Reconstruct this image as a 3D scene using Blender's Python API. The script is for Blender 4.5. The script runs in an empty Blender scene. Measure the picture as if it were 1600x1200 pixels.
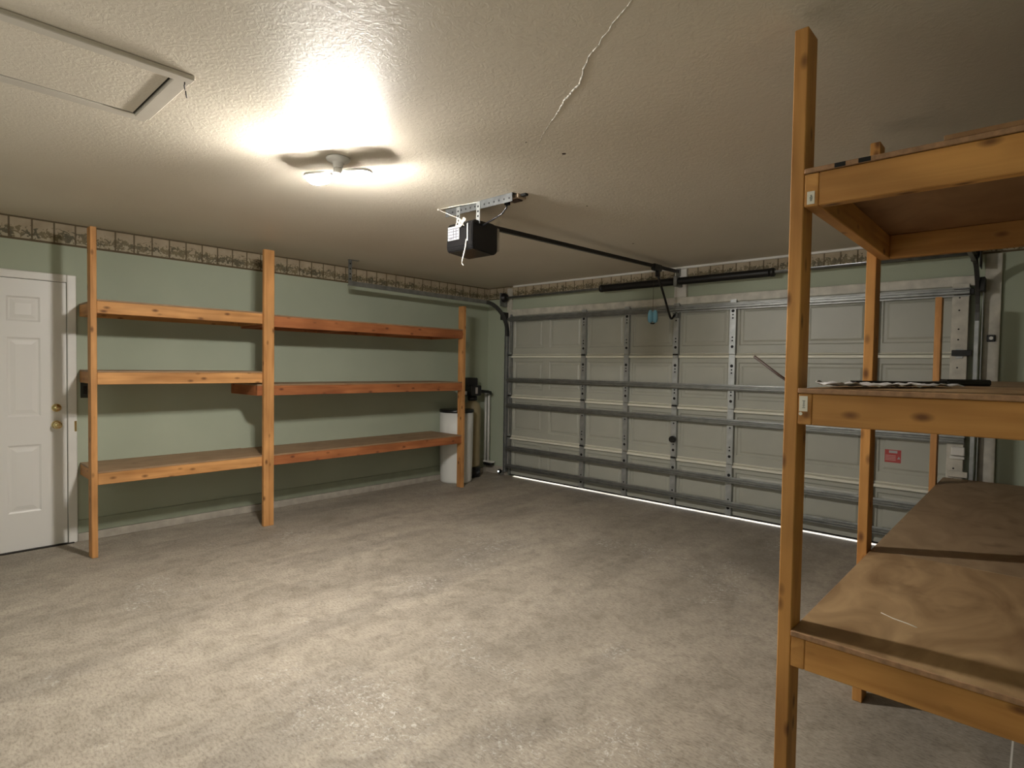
import bpy, bmesh, math, random
from mathutils import Vector, Matrix
random.seed(7)
scene = bpy.context.scene
COL = scene.collection
PI = math.pi

# ------------------------------------------------------------------ materials
def new_mat(name):
    m = bpy.data.materials.new(name); m.use_nodes = True
    nt = m.node_tree
    b = nt.nodes['Principled BSDF']
    return m, nt, b

def plain(name, col, rough=0.6, metal=0.0, noise=0.0, nscale=20, bump=0.0, spec=0.5):
    m, nt, b = new_mat(name)
    b.inputs['Base Color'].default_value = (*col, 1)
    b.inputs['Roughness'].default_value = rough
    b.inputs['Metallic'].default_value = metal
    b.inputs['Specular IOR Level'].default_value = spec
    if noise or bump:
        tc = nt.nodes.new('ShaderNodeTexCoord')
        n = nt.nodes.new('ShaderNodeTexNoise'); n.inputs['Scale'].default_value = nscale
        n.inputs['Detail'].default_value = 5
        nt.links.new(tc.outputs['Object'], n.inputs['Vector'])
        if noise:
            r = nt.nodes.new('ShaderNodeValToRGB')
            r.color_ramp.elements[0].position = 0.3; r.color_ramp.elements[1].position = 0.7
            r.color_ramp.elements[0].color = (*[c*(1-noise) for c in col], 1)
            r.color_ramp.elements[1].color = (*[min(1, c*(1+noise)) for c in col], 1)
            nt.links.new(n.outputs['Fac'], r.inputs['Fac'])
            nt.links.new(r.outputs['Color'], b.inputs['Base Color'])
        if bump:
            bp = nt.nodes.new('ShaderNodeBump'); bp.inputs['Strength'].default_value = bump
            bp.inputs['Distance'].default_value = 0.004
            nt.links.new(n.outputs['Fac'], bp.inputs['Height'])
            nt.links.new(bp.outputs['Normal'], b.inputs['Normal'])
    return m

def emit(name, col, s):
    m, nt, b = new_mat(name)
    b.inputs['Base Color'].default_value = (*col, 1)
    b.inputs['Emission Color'].default_value = (*col, 1)
    b.inputs['Emission Strength'].default_value = s
    return m

def ramp(nt, fac, stops):
    r = nt.nodes.new('ShaderNodeValToRGB')
    cr = r.color_ramp
    while len(cr.elements) < len(stops): cr.elements.new(0.5)
    for e, (p, c) in zip(cr.elements, stops):
        e.position = p; e.color = (*c, 1) if len(c) == 3 else c
    nt.links.new(fac, r.inputs['Fac'])
    return r.outputs['Color']

def math_node(nt, op, a, b=None, c=None):
    n = nt.nodes.new('ShaderNodeMath'); n.operation = op
    for i, v in enumerate((a, b, c)):
        if v is None: continue
        if isinstance(v, (int, float)): n.inputs[i].default_value = v
        else: nt.links.new(v, n.inputs[i])
    return n.outputs[0]

def mixc(nt, fac, a, b, blend='MIX'):
    n = nt.nodes.new('ShaderNodeMix'); n.data_type = 'RGBA'; n.blend_type = blend
    for sock, v in ((n.inputs['Factor'], fac), (n.inputs['A'], a), (n.inputs['B'], b)):
        if isinstance(v, (int, float)): sock.default_value = v
        elif isinstance(v, tuple): sock.default_value = (*v, 1)
        else: nt.links.new(v, sock)
    return n.outputs['Result']

def obj_coords(nt, offset=True, scale=(1, 1, 1)):
    tc = nt.nodes.new('ShaderNodeTexCoord')
    v = tc.outputs['Object']
    if offset:
        oi = nt.nodes.new('ShaderNodeObjectInfo')
        k = math_node(nt, 'MULTIPLY', oi.outputs['Random'], 57.0)
        cx = nt.nodes.new('ShaderNodeCombineXYZ')
        for i in range(3): nt.links.new(k, cx.inputs[i])
        ad = nt.nodes.new('ShaderNodeVectorMath'); ad.operation = 'ADD'
        nt.links.new(v, ad.inputs[0]); nt.links.new(cx.outputs[0], ad.inputs[1])
        v = ad.outputs[0]
    mp = nt.nodes.new('ShaderNodeMapping'); mp.inputs['Scale'].default_value = scale
    nt.links.new(v, mp.inputs['Vector'])
    return mp.outputs['Vector']

_wood = {}
def wood(axis, light=(0.66, 0.355, 0.14), dark=(0.44, 0.205, 0.068), knot=(0.10, 0.035, 0.012), key='pine'):
    if (axis, key) in _wood: return _wood[(axis, key)]
    m, nt, b = new_mat('%s_grain_%s' % (key, axis))
    i = 'xyz'.index(axis)
    sc = [16.0]*3; sc[i] = 1.1
    v = obj_coords(nt, True, tuple(sc))
    n = nt.nodes.new('ShaderNodeTexNoise'); n.inputs['Scale'].default_value = 1.6
    n.inputs['Detail'].default_value = 5; n.inputs['Distortion'].default_value = 0.9
    nt.links.new(v, n.inputs['Vector'])
    c = ramp(nt, n.outputs['Fac'], [(0.28, dark), (0.5, tuple((a*0.55+d*0.45) for a, d in zip(light, dark))), (0.72, light)])
    # blotches along the board
    sb = [5.0]*3; sb[i] = 2.2
    vb = obj_coords(nt, True, tuple(sb))
    nb = nt.nodes.new('ShaderNodeTexNoise'); nb.inputs['Scale'].default_value = 1.3; nb.inputs['Detail'].default_value = 2
    nt.links.new(vb, nb.inputs['Vector'])
    bl = ramp(nt, nb.outputs['Fac'], [(0.32, (0.74, 0.70, 0.66)), (0.7, (1.15, 1.12, 1.08))])
    c = mixc(nt, 1.0, c, bl, 'MULTIPLY')
    # knots
    sk = [15.0]*3; sk[i] = 7.5
    vk = obj_coords(nt, True, tuple(sk))
    k = nt.nodes.new('ShaderNodeTexVoronoi'); k.inputs['Scale'].default_value = 1.0
    nt.links.new(vk, k.inputs['Vector'])
    kf = ramp(nt, k.outputs['Distance'], [(0.06, (1, 1, 1)), (0.13, (0.6, 0.6, 0.6)), (0.22, (0, 0, 0))])
    c = mixc(nt, math_node(nt, 'MULTIPLY', kf, 0.85), c, knot)
    nt.links.new(c, b.inputs['Base Color'])
    b.inputs['Roughness'].default_value = 0.62
    b.inputs['Specular IOR Level'].default_value = 0.3
    bp = nt.nodes.new('ShaderNodeBump'); bp.inputs['Strength'].default_value = 0.15; bp.inputs['Distance'].default_value = 0.002
    nt.links.new(n.outputs['Fac'], bp.inputs['Height']); nt.links.new(bp.outputs['Normal'], b.inputs['Normal'])
    _wood[(axis, key)] = m
    return m
def wood_red(axis):
    return wood(axis, (0.47, 0.185, 0.072), (0.31, 0.105, 0.04), (0.08, 0.025, 0.012), 'fir')
def wood_gold(axis):
    return wood(axis, (0.60, 0.315, 0.098), (0.43, 0.20, 0.058), (0.11, 0.04, 0.014), 'golden_pine')

def plywood(name, light, dark, stain):
    m, nt, b = new_mat(name)
    v = obj_coords(nt, True, (2.2, 1.0, 2.2))
    n = nt.nodes.new('ShaderNodeTexNoise'); n.inputs['Scale'].default_value = 2.4
    n.inputs['Detail'].default_value = 6; n.inputs['Distortion'].default_value = 1.6
    nt.links.new(v, n.inputs['Vector'])
    c = ramp(nt, n.outputs['Fac'], [(0.3, dark), (0.5, tuple((a+d)/2 for a, d in zip(light, dark))), (0.68, light)])
    v2 = obj_coords(nt, True, (1.6, 1.2, 1.6))
    n2 = nt.nodes.new('ShaderNodeTexNoise'); n2.inputs['Scale'].default_value = 5; n2.inputs['Detail'].default_value = 3
    nt.links.new(v2, n2.inputs['Vector'])
    f = ramp(nt, n2.outputs['Fac'], [(0.60, (0, 0, 0)), (0.74, (1, 1, 1))])
    c = mixc(nt, math_node(nt, 'MULTIPLY', f, 0.55), c, stain)
    nt.links.new(c, b.inputs['Base Color'])
    b.inputs['Roughness'].default_value = 0.6
    b.inputs['Specular IOR Level'].default_value = 0.3
    return m

def green_wall():
    m, nt, b = new_mat('sage_green_paint')
    v = obj_coords(nt, False)
    n = nt.nodes.new('ShaderNodeTexNoise'); n.inputs['Scale'].default_value = 2.0; n.inputs['Detail'].default_value = 4
    nt.links.new(v, n.inputs['Vector'])
    c = ramp(nt, n.outputs['Fac'], [(0.3, (0.395, 0.435, 0.335)), (0.7, (0.43, 0.47, 0.365))])
    nt.links.new(c, b.inputs['Base Color'])
    b.inputs['Roughness'].default_value = 0.75; b.inputs['Specular IOR Level'].default_value = 0.25
    n2 = nt.nodes.new('ShaderNodeTexNoise'); n2.inputs['Scale'].default_value = 70; n2.inputs['Detail'].default_value = 3
    nt.links.new(v, n2.inputs['Vector'])
    bp = nt.nodes.new('ShaderNodeBump'); bp.inputs['Strength'].default_value = 0.12; bp.inputs['Distance'].default_value = 0.004
    nt.links.new(n2.outputs['Fac'], bp.inputs['Height']); nt.links.new(bp.outputs['Normal'], b.inputs['Normal'])
    return m

def ceiling_mat():
    m, nt, b = new_mat('textured_ceiling_paint')
    v = obj_coords(nt, False)
    n = nt.nodes.new('ShaderNodeTexNoise'); n.inputs['Scale'].default_value = 1.3; n.inputs['Detail'].default_value = 3
    nt.links.new(v, n.inputs['Vector'])
    c = ramp(nt, n.outputs['Fac'], [(0.3, (0.64, 0.575, 0.475)), (0.7, (0.68, 0.615, 0.515))])
    nt.links.new(c, b.inputs['Base Color'])
    b.inputs['Roughness'].default_value = 0.5; b.inputs['Specular IOR Level'].default_value = 0.35
    w = nt.nodes.new('ShaderNodeTexNoise'); w.inputs['Scale'].default_value = 34; w.inputs['Detail'].default_value = 4
    w.inputs['Distortion'].default_value = 1.4; w.inputs['Roughness'].default_value = 0.6
    nt.links.new(v, w.inputs['Vector'])
    h = ramp(nt, w.outputs['Fac'], [(0.42, (0, 0, 0)), (0.6, (1, 1, 1))])
    bp = nt.nodes.new('ShaderNodeBump'); bp.inputs['Strength'].default_value = 0.17; bp.inputs['Distance'].default_value = 0.005
    nt.links.new(h, bp.inputs['Height']); nt.links.new(bp.outputs['Normal'], b.inputs['Normal'])
    return m

SCUFFS = [(3.42, 1.30, 0.30), (3.62, 1.30, 0.22), (4.36, 1.86, 0.20), (3.72, 1.95, 0.10), (3.95, 2.45, 0.10)]
def concrete():
    m, nt, b = new_mat('worn_concrete')
    v = obj_coords(nt, False)
    def noise(s, d=5, dist=0.0, r=0.55):
        n = nt.nodes.new('ShaderNodeTexNoise'); n.inputs['Scale'].default_value = s
        n.inputs['Detail'].default_value = d; n.inputs['Distortion'].default_value = dist
        n.inputs['Roughness'].default_value = r
        nt.links.new(v, n.inputs['Vector']); return n.outputs['Fac']
    def snoise(sc, s, d, dist=0.0, r=0.55, rot=0):
        mp = nt.nodes.new('ShaderNodeMapping'); mp.inputs['Scale'].default_value = sc; mp.inputs['Rotation'].default_value = (0, 0, math.radians(rot))
        nt.links.new(v, mp.inputs['Vector'])
        n = nt.nodes.new('ShaderNodeTexNoise'); n.inputs['Scale'].default_value = s; n.inputs['Detail'].default_value = d
        n.inputs['Distortion'].default_value = dist; n.inputs['Roughness'].default_value = r
        nt.links.new(mp.outputs['Vector'], n.inputs['Vector']); return n.outputs['Fac']
    big = snoise((1.5, 0.7, 1), 0.9, 8, 0.5, 0.62)
    c = ramp(nt, big, [(0.32, (0.27, 0.236, 0.195)), (0.5, (0.352, 0.308, 0.254)), (0.66, (0.41, 0.362, 0.30))])
    mid = noise(9, 9, 0.6, 0.72)
    c = mixc(nt, 0.8, c, ramp(nt, mid, [(0.34, (0.66, 0.65, 0.63)), (0.52, (1.0, 1.0, 1.0)), (0.7, (1.14, 1.14, 1.14))]), 'MULTIPLY')
    fine = snoise((1.0, 2.6, 1), 42, 4, 0.3, 0.7, 12)
    c = mixc(nt, 0.9, c, ramp(nt, fine, [(0.33, (0.64, 0.62, 0.60)), (0.52, (1.0, 1.0, 0.99)), (0.72, (1.16, 1.15, 1.13))]), 'MULTIPLY')
    st = snoise((3.2, 0.6, 1), 0.9, 6, 0.2)
    c = mixc(nt, 0.5, c, ramp(nt, st, [(0.38, (0.70, 0.70, 0.71)), (0.50, (1.06, 1.06, 1.05))]), 'MULTIPLY')
    # pale scuffs
    sc = noise(38, 5, 1.0, 0.75); patch = noise(1.4, 3)
    wear = ramp(nt, patch, [(0.54, (0, 0, 0)), (0.68, (0.8, 0.8, 0.8))])
    for px, py, r in SCUFFS:
        dn = nt.nodes.new('ShaderNodeVectorMath'); dn.operation = 'DISTANCE'
        nt.links.new(v, dn.inputs[0]); dn.inputs[1].default_value = (px, py, 0)
        wear = math_node(nt, 'MAXIMUM', wear, math_node(nt, 'MAXIMUM', math_node(nt, 'SUBTRACT', 1.15, math_node(nt, 'DIVIDE', dn.outputs['Value'], r)), 0.0))
    f = math_node(nt, 'MULTIPLY', ramp(nt, sc, [(0.54, (0, 0, 0)), (0.66, (1, 1, 1))]), wear)
    c = mixc(nt, math_node(nt, 'MINIMUM', math_node(nt, 'MULTIPLY', f, 0.75), 0.85), c, (0.80, 0.79, 0.76))
    # small dark spots
    vo = nt.nodes.new('ShaderNodeTexVoronoi'); vo.inputs['Scale'].default_value = 2.6
    nt.links.new(v, vo.inputs['Vector'])
    d = ramp(nt, vo.outputs['Distance'], [(0.02, (1, 1, 1)), (0.045, (0, 0, 0))])
    c = mixc(nt, math_node(nt, 'MULTIPLY', d, 0.6), c, (0.10, 0.08, 0.06))
    nt.links.new(c, b.inputs['Base Color'])
    b.inputs['Specular IOR Level'].default_value = 0.35
    rr = ramp(nt, mid, [(0.3, (0.5, 0.5, 0.5)), (0.7, (0.75, 0.75, 0.75))])
    nt.links.new(rr, b.inputs['Roughness'])
    bp = nt.nodes.new('ShaderNodeBump'); bp.inputs['Strength'].default_value = 0.12; bp.inputs['Distance'].default_value = 0.004
    nt.links.new(mid, bp.inputs['Height']); nt.links.new(bp.outputs['Normal'], b.inputs['Normal'])
    return m

def border_mat(axis, height, pitch):
    """wallpaper border: framed cells with leafy sprigs; u along axis, v up from the lower edge"""
    m, nt, b = new_mat('leaf_border_wallpaper_' + axis)
    tc = nt.nodes.new('ShaderNodeTexCoord')
    sp = nt.nodes.new('ShaderNodeSeparateXYZ'); nt.links.new(tc.outputs['Object'], sp.inputs[0])
    u = sp.outputs['XYZ'.index(axis.upper())]
    vv = math_node(nt, 'DIVIDE', math_node(nt, 'ADD', sp.outputs['Z'], height/2), height)
    nz = nt.nodes.new('ShaderNodeTexNoise'); nz.inputs['Scale'].default_value = 30; nz.inputs['Detail'].default_value = 3; nz.inputs['Distortion'].default_value = 1.5
    nt.links.new(tc.outputs['Object'], nz.inputs['Vector'])
    nz2 = nt.nodes.new('ShaderNodeTexNoise'); nz2.inputs['Scale'].default_value = 9; nz2.inputs['Detail'].default_value = 2
    nt.links.new(tc.outputs['Object'], nz2.inputs['Vector'])
    base = ramp(nt, nz2.outputs['Fac'], [(0.3, (0.36, 0.29, 0.20)), (0.7, (0.45, 0.37, 0.265))])
    # leaves in the lower half
    hgt = math_node(nt, 'SUBTRACT', 0.60, vv)
    t = math_node(nt, 'ADD', math_node(nt, 'MULTIPLY', hgt, 0.8), nz.outputs['Fac'])
    leaf = ramp(nt, t, [(0.55, (0, 0, 0)), (0.60, (1, 1, 1))])
    lc = ramp(nt, nz2.outputs['Fac'], [(0.42, (0.055, 0.055, 0.03)), (0.58, (0.15, 0.12, 0.06))])
    c = mixc(nt, math_node(nt, 'MULTIPLY', leaf, 0.8), base, lc)
    hi = ramp(nt, t, [(0.80, (0, 0, 0)), (0.84, (1, 1, 1))])
    c = mixc(nt, math_node(nt, 'MULTIPLY', hi, 0.7), c, (0.52, 0.45, 0.33))
    # frame lines
    fr = math_node(nt, 'FRACT', math_node(nt, 'ADD', math_node(nt, 'DIVIDE', u, pitch), 100.0))
    ln = math_node(nt, 'LESS_THAN', math_node(nt, 'ABSOLUTE', math_node(nt, 'SUBTRACT', fr, 0.5)), 0.045)
    c = mixc(nt, math_node(nt, 'MULTIPLY', ln, 0.85), c, (0.10, 0.075, 0.04))
    e1 = math_node(nt, 'GREATER_THAN', vv, 0.93)
    e0 = math_node(nt, 'LESS_THAN', vv, 0.09)
    c = mixc(nt, math_node(nt, 'MAXIMUM', e1, e0), c, (0.115, 0.085, 0.045))
    nt.links.new(c, b.inputs['Base Color']); b.inputs['Roughness'].default_value = 0.6
    b.inputs['Specular IOR Level'].default_value = 0.25
    return m

M = dict(
    wall=green_wall(), ceiling=ceiling_mat(), concrete=concrete(),
    curb=plain('bare_concrete_curb', (0.38, 0.345, 0.29), 0.8, noise=0.15, nscale=14, bump=0.2),
    wall_low=plain('dark_green_base_paint', (0.32, 0.355, 0.265), 0.7, noise=0.08, nscale=6),
    white=plain('white_gloss_paint', (0.74, 0.72, 0.68), 0.4, noise=0.04, nscale=8),
    dirty_white=plain('scuffed_white_paint', (0.56, 0.53, 0.46), 0.5, noise=0.18, nscale=12),
    door_white=plain('door_white_paint', (0.75, 0.73, 0.70), 0.38),
    brass=plain('polished_brass', (0.86, 0.70, 0.38), 0.18, 1.0),
    black=plain('black_plastic', (0.007, 0.007, 0.008), 0.26),
    black_metal=plain('black_painted_steel', (0.014, 0.013, 0.012), 0.42, 0.3),
    galv=plain('galvanised_steel', (0.40, 0.415, 0.415), 0.42, 0.7, noise=0.16, nscale=18),
    galv_dull=plain('dull_galvanised_steel', (0.25, 0.255, 0.245), 0.42, 0.7, noise=0.2, nscale=14),
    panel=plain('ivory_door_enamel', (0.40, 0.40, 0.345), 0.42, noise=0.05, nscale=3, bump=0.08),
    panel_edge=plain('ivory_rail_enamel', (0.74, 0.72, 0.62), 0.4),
    dark=plain('dark_void', (0.008, 0.008, 0.008), 0.9),
    seam=plain('dark_seam_shadow_gap', (0.02, 0.017, 0.014), 0.9),
    rubber=plain('black_rubber_seal', (0.02, 0.02, 0.02), 0.8),
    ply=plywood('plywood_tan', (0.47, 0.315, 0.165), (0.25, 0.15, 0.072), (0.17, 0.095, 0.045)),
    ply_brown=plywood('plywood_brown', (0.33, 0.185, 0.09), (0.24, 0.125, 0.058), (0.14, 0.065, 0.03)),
    track_dark=plain('dark_track_steel', (0.10, 0.10, 0.10), 0.45, 0.7),
    angle=plain('weathered_angle_steel', (0.13, 0.135, 0.135), 0.5, 0.6, noise=0.25, nscale=25),
    hatch=plain('hatch_trim_paint', (0.56, 0.515, 0.44), 0.5, noise=0.05, nscale=5),
    ply_far=plywood('plywood_far', (0.39, 0.275, 0.165), (0.28, 0.19, 0.11), (0.15, 0.09, 0.05)),
    ply_edge=plain('plywood_edge', (0.34, 0.19, 0.10), 0.7, noise=0.25, nscale=60),
    deck=plywood('shelf_deck_board', (0.36, 0.24, 0.14), (0.26, 0.165, 0.095), (0.12, 0.06, 0.03)),
    tag=plain('white_tag', (0.75, 0.72, 0.62), 0.5),
    print=plain('tag_ink', (0.10, 0.11, 0.09), 0.6),
    poly=plain('white_poly_tank', (0.74, 0.74, 0.71), 0.42),
    tan=plain('tan_fibreglass', (0.33, 0.27, 0.155), 0.4, noise=0.06, nscale=10),
    pvc=plain('white_pvc', (0.70, 0.69, 0.65), 0.35),
    porcelain=plain('white_porcelain', (0.80, 0.79, 0.76), 0.25),
    red=plain('red_sticker', (0.42, 0.05, 0.045), 0.5),
    pinkish=plain('pale_red_print', (0.58, 0.34, 0.31), 0.5),
    cord=plain('white_cord', (0.70, 0.66, 0.58), 0.5),
    beige=plain('beige_box', (0.42, 0.33, 0.24), 0.5),
    grey=plain('grey_plastic', (0.40, 0.37, 0.34), 0.5),
    stick=plain('brown_stick', (0.045, 0.022, 0.013), 0.6),
    gouge=plain('pale_plaster_crack', (0.72, 0.69, 0.63), 0.7),
    charcoal=plain('charcoal_switch_plate', (0.02, 0.025, 0.022), 0.35),
    led=emit('sensor_led', (0.9, 1.0, 0.95), 6.0),
    bulb=emit('lit_bulb', (1.0, 0.955, 0.885), 1020.0),
    label=plain('white_label', (0.42, 0.42, 0.42), 0.5),
    label_line=plain('label_print', (0.08, 0.08, 0.10), 0.5),
)
# clear plastics
def clear(name, col, rough, alpha_mix):
    m, nt, b = new_mat(name)
    b.inputs['Base Color'].default_value = (*col, 1); b.inputs['Roughness'].default_value = rough
    b.inputs['Transmission Weight'].default_value = alpha_mix
    b.inputs['IOR'].default_value = 1.2
    return m
M['blue_clear'] = clear('blue_clear_plastic', (0.25, 0.52, 0.66), 0.15, 0.35)
M['film'] = clear('milky_plastic_film', (0.88, 0.87, 0.88), 0.4, 0.08)

# ------------------------------------------------------------------ builders
W = {}
def wloc(o): return W[o] if o else Vector((0, 0, 0))

class MB:
    def __init__(s): s.bm = bmesh.new(); s.mi = 0
    def _tag(s, faces, mi, smooth=False):
        for f in faces:
            f.material_index = mi; f.smooth = smooth
    def box(s, x0, x1, y0, y1, z0, z1, bev=0.0, mi=0, seg=1):
        r = bmesh.ops.create_cube(s.bm, size=1.0)
        vs = r['verts']
        for v in vs:
            v.co = Vector(((x0+x1)/2+v.co.x*(x1-x0), (y0+y1)/2+v.co.y*(y1-y0), (z0+z1)/2+v.co.z*(z1-z0)))
        fs = set(f for v in vs for f in v.link_faces)
        s._tag(fs, mi)
        if bev:
            es = list(set(e for v in vs for e in v.link_edges))
            rb = bmesh.ops.bevel(s.bm, geom=es, offset=bev, segments=seg, affect='EDGES', profile=0.5)
            s._tag(rb['faces'], mi, seg > 1)
        return s
    def cyl(s, p0, p1, r0, r1=None, seg=16, mi=0, caps=True):
        p0 = Vector(p0); p1 = Vector(p1); r1 = r0 if r1 is None else r1
        d = (p1-p0); q = d.to_track_quat('Z', 'Y')
        a, b = [], []
        for i in range(seg):
            t = 2*PI*i/seg; u = Vector((math.cos(t), math.sin(t), 0))
            a.append(s.bm.verts.new(p0+q @ (u*r0))); b.append(s.bm.verts.new(p1+q @ (u*r1)))
        for i in range(seg):
            j = (i+1) % seg
            f = s.bm.faces.new((a[i], a[j], b[j], b[i])); f.smooth = True; f.material_index = mi
        if caps:
            f = s.bm.faces.new(a[::-1]); f.material_index = mi
            f = s.bm.faces.new(b); f.material_index = mi
        return s
    def lathe(s, o, axis, prof, seg=24, mi=0):
        """prof: list of (r, h) along axis from o"""
        o = Vector(o); q = Vector(axis).normalized().to_track_quat('Z', 'Y')
        rings = []
        for r, h in prof:
            rings.append([s.bm.verts.new(o+q @ Vector((math.cos(2*PI*i/seg)*max(r, 1e-4), math.sin(2*PI*i/seg)*max(r, 1e-4), h))) for i in range(seg)])
        for a, b in zip(rings, rings[1:]):
            for i in range(seg):
                j = (i+1) % seg
                f = s.bm.faces.new((a[i], a[j], b[j], b[i])); f.smooth = True; f.material_index = mi
        for ring, fl in ((rings[0], True), (rings[-1], False)):
            f = s.bm.faces.new(ring[::-1] if fl else ring); f.material_index = mi
        return s
    def tube(s, pts, r, seg=8, mi=0):
        pts = [Vector(p) for p in pts]; rings = []
        up = Vector((0, 0, 1))
        for k, p in enumerate(pts):
            d = (pts[min(k+1, len(pts)-1)]-pts[max(k-1, 0)]).normalized()
            a = d.cross(up)
            if a.length < 0.05: a = d.cross(Vector((1, 0, 0)))
            a.normalize(); b = d.cross(a).normalized()
            rings.append([s.bm.verts.new(p+a*math.cos(2*PI*i/seg)*r+b*math.sin(2*PI*i/seg)*r) for i in range(seg)])
        for A, B in zip(rings, rings[1:]):
            # align to avoid twist
            best = min(range(seg), key=lambda o: sum((A[i].co-B[(i+o) % seg].co).length for i in (0, seg//3)))
            B2 = [B[(i+best) % seg] for i in range(seg)]
            B[:] = B2
            for i in range(seg):
                j = (i+1) % seg
                f = s.bm.faces.new((A[i], A[j], B[j], B[i])); f.smooth = True; f.material_index = mi
        f = s.bm.faces.new(rings[0][::-1]); f.material_index = mi
        f = s.bm.faces.new(rings[-1]); f.material_index = mi
        return s
    def prism(s, prof, axis, a0, a1, mi=0, smooth=False):
        """closed 2D profile swept along a world axis; prof in the other two axes, in order"""
        i = 'xyz'.index(axis); o = [k for k in range(3) if k != i]
        def mk(p, a):
            c = [0, 0, 0]; c[i] = a; c[o[0]] = p[0]; c[o[1]] = p[1]; return s.bm.verts.new(c)
        A = [mk(p, a0) for p in prof]; B = [mk(p, a1) for p in prof]
        n = len(prof)
        for k in range(n):
            j = (k+1) % n
            f = s.bm.faces.new((A[k], A[j], B[j], B[k])); f.material_index = mi; f.smooth = smooth
        f = s.bm.faces.new(A[::-1]); f.material_index = mi
        f = s.bm.faces.new(B); f.material_index = mi
        return s
    def quad(s, pts, mi=0):
        f = s.bm.faces.new([s.bm.verts.new(p) for p in pts]); f.material_index = mi
        return s
    def build(s, name, mats, parent=None, origin=None):
        if not isinstance(mats, (list, tuple)): mats = [mats]
        bmesh.ops.recalc_face_normals(s.bm, faces=s.bm.faces[:])
        lo = Vector((min(v.co[i] for v in s.bm.verts) for i in range(3)))
        hi = Vector((max(v.co[i] for v in s.bm.verts) for i in range(3)))
        c = Vector(origin) if origin else (lo+hi)/2
        for v in s.bm.verts: v.co -= c
        me = bpy.data.meshes.new(name); s.bm.to_mesh(me); s.bm.free()
        for m in mats: me.materials.append(m)
        o = bpy.data.objects.new(name, me); COL.objects.link(o)
        if parent: o.parent = parent
        o.location = c-wloc(parent); W[o] = c
        return o

def empty(name, loc):
    o = bpy.data.objects.new(name, None); COL.objects.link(o)
    o.location = loc; o.empty_display_size = 0.1; W[o] = Vector(loc)
    return o
def tag(o, label, cat, group=None):
    o['label'] = label; o['category'] = cat
    if group: o['group'] = group
    return o
def thing(name, loc, label, cat, group=None): return tag(empty(name, loc), label, cat, group)
def struct(o):
    o['kind'] = 'structure'; return o

# ------------------------------------------------------------------ room shell
H = 2.44; XR = 5.98; YB = -0.75; YD = 5.47
struct(MB().box(-0.25, XR+0.25, YB-0.25, 9.0, -0.12, 0.0).build('floor', M['concrete'], origin=(0, 0, 0)))
CEIL = struct(MB().box(-0.25, XR+0.25, YB-0.25, YD+0.25, H, H+0.12).build('ceiling', M['ceiling'], origin=(0, 0, 0)))
struct(MB().box(-0.25, 0.0, YB, YD, 0.0, H).build('wall_left', M['wall'], origin=(0, 0, 0)))
struct(MB().box(XR, XR+0.25, YB, YD, 0.0, H).build('wall_right', M['wall'], origin=(0, 0, 0)))
WX0, WX1, WZ0, WZ1 = 2.2, 4.5, 0.85, 2.10      # unseen opening behind the camera, added as a source of fill light
w = MB()
w.box(-0.25, WX0, YB-0.25, YB, 0, H).box(WX1, XR+0.25, YB-0.25, YB, 0, H).box(WX0, WX1, YB-0.25, YB, 0, WZ0).box(WX0, WX1, YB-0.25, YB, WZ1, H)
struct(w.build('wall_back', M['wall'], origin=(0, 0, 0)))
WN = struct(empty('added_window_1', ((WX0+WX1)/2, YB, WZ0)))
w = MB()
w.box(WX0-0.06, WX0, YB, YB+0.02, WZ0-0.06, WZ1+0.06).box(WX1, WX1+0.06, YB, YB+0.02, WZ0-0.06, WZ1+0.06)
w.box(WX0, WX1, YB, YB+0.02, WZ0-0.06, WZ0).box(WX0, WX1, YB, YB+0.02, WZ1, WZ1+0.06).box((WX0+WX1)/2-0.02, (WX0+WX1)/2+0.02, YB-0.12, YB-0.08, WZ0, WZ1)
w.build('added_window_frame', M['white'], WN)
pm, pnt, pb = new_mat('added_window_glass')
tr = pnt.nodes.new('ShaderNodeBsdfTransparent'); gl = pnt.nodes.new('ShaderNodeBsdfGlossy'); gl.inputs['Roughness'].default_value = 0.02
mx = pnt.nodes.new('ShaderNodeMixShader'); mx.inputs[0].default_value = 0.06
pnt.links.new(tr.outputs[0], mx.inputs[1]); pnt.links.new(gl.outputs[0], mx.inputs[2])
pnt.links.new(mx.outputs[0], pnt.nodes['Material Output'].inputs['Surface'])
MB().box(WX0, WX1, YB-0.074, YB-0.070, WZ0, WZ1).build('added_window_pane', pm, WN)
DX0, DX1, DZ1 = 0.50, 5.02, 2.03
w = MB()
w.box(-0.25, DX0, YD, YD+0.25, 0, H).box(DX1, XR+0.25, YD, YD+0.25, 0, H).box(DX0, DX1, YD, YD+0.25, DZ1, H)
struct(w.build('wall_far', M['wall'], origin=(0, 0, 0)))

# low board and concrete curb along the left wall, past the entry door
struct(MB().box(0.0, 0.012, 1.003, YD, 0.066, 0.168, 0.003).build('baseboard_left', M['wall_low']))
struct(MB().box(0.0, 0.030, 1.003, YD, 0.0, 0.064, 0.004).build('trim_1', M['curb']))
struct(MB().box(0.0, 0.40, YD-0.022, YD, 0.0, 0.10, 0.004).build('trim_2', M['curb']))
# wallpaper borders
struct(MB().box(0.0, 0.003, YB, YD-0.004, 2.270, H).build('trim_3', border_mat('y', 0.17, 0.129)))
struct(MB().box(0.0, XR, YD-0.003, YD, 2.285, H).build('trim_4', border_mat('x', 0.155, 0.126)))
# white bead where the far wall meets the ceiling
struct(MB().box(0.46, 5.12, YD-0.026, YD-0.003, H-0.022, H, 0.004).build('trim_5', M['white']))
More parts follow.
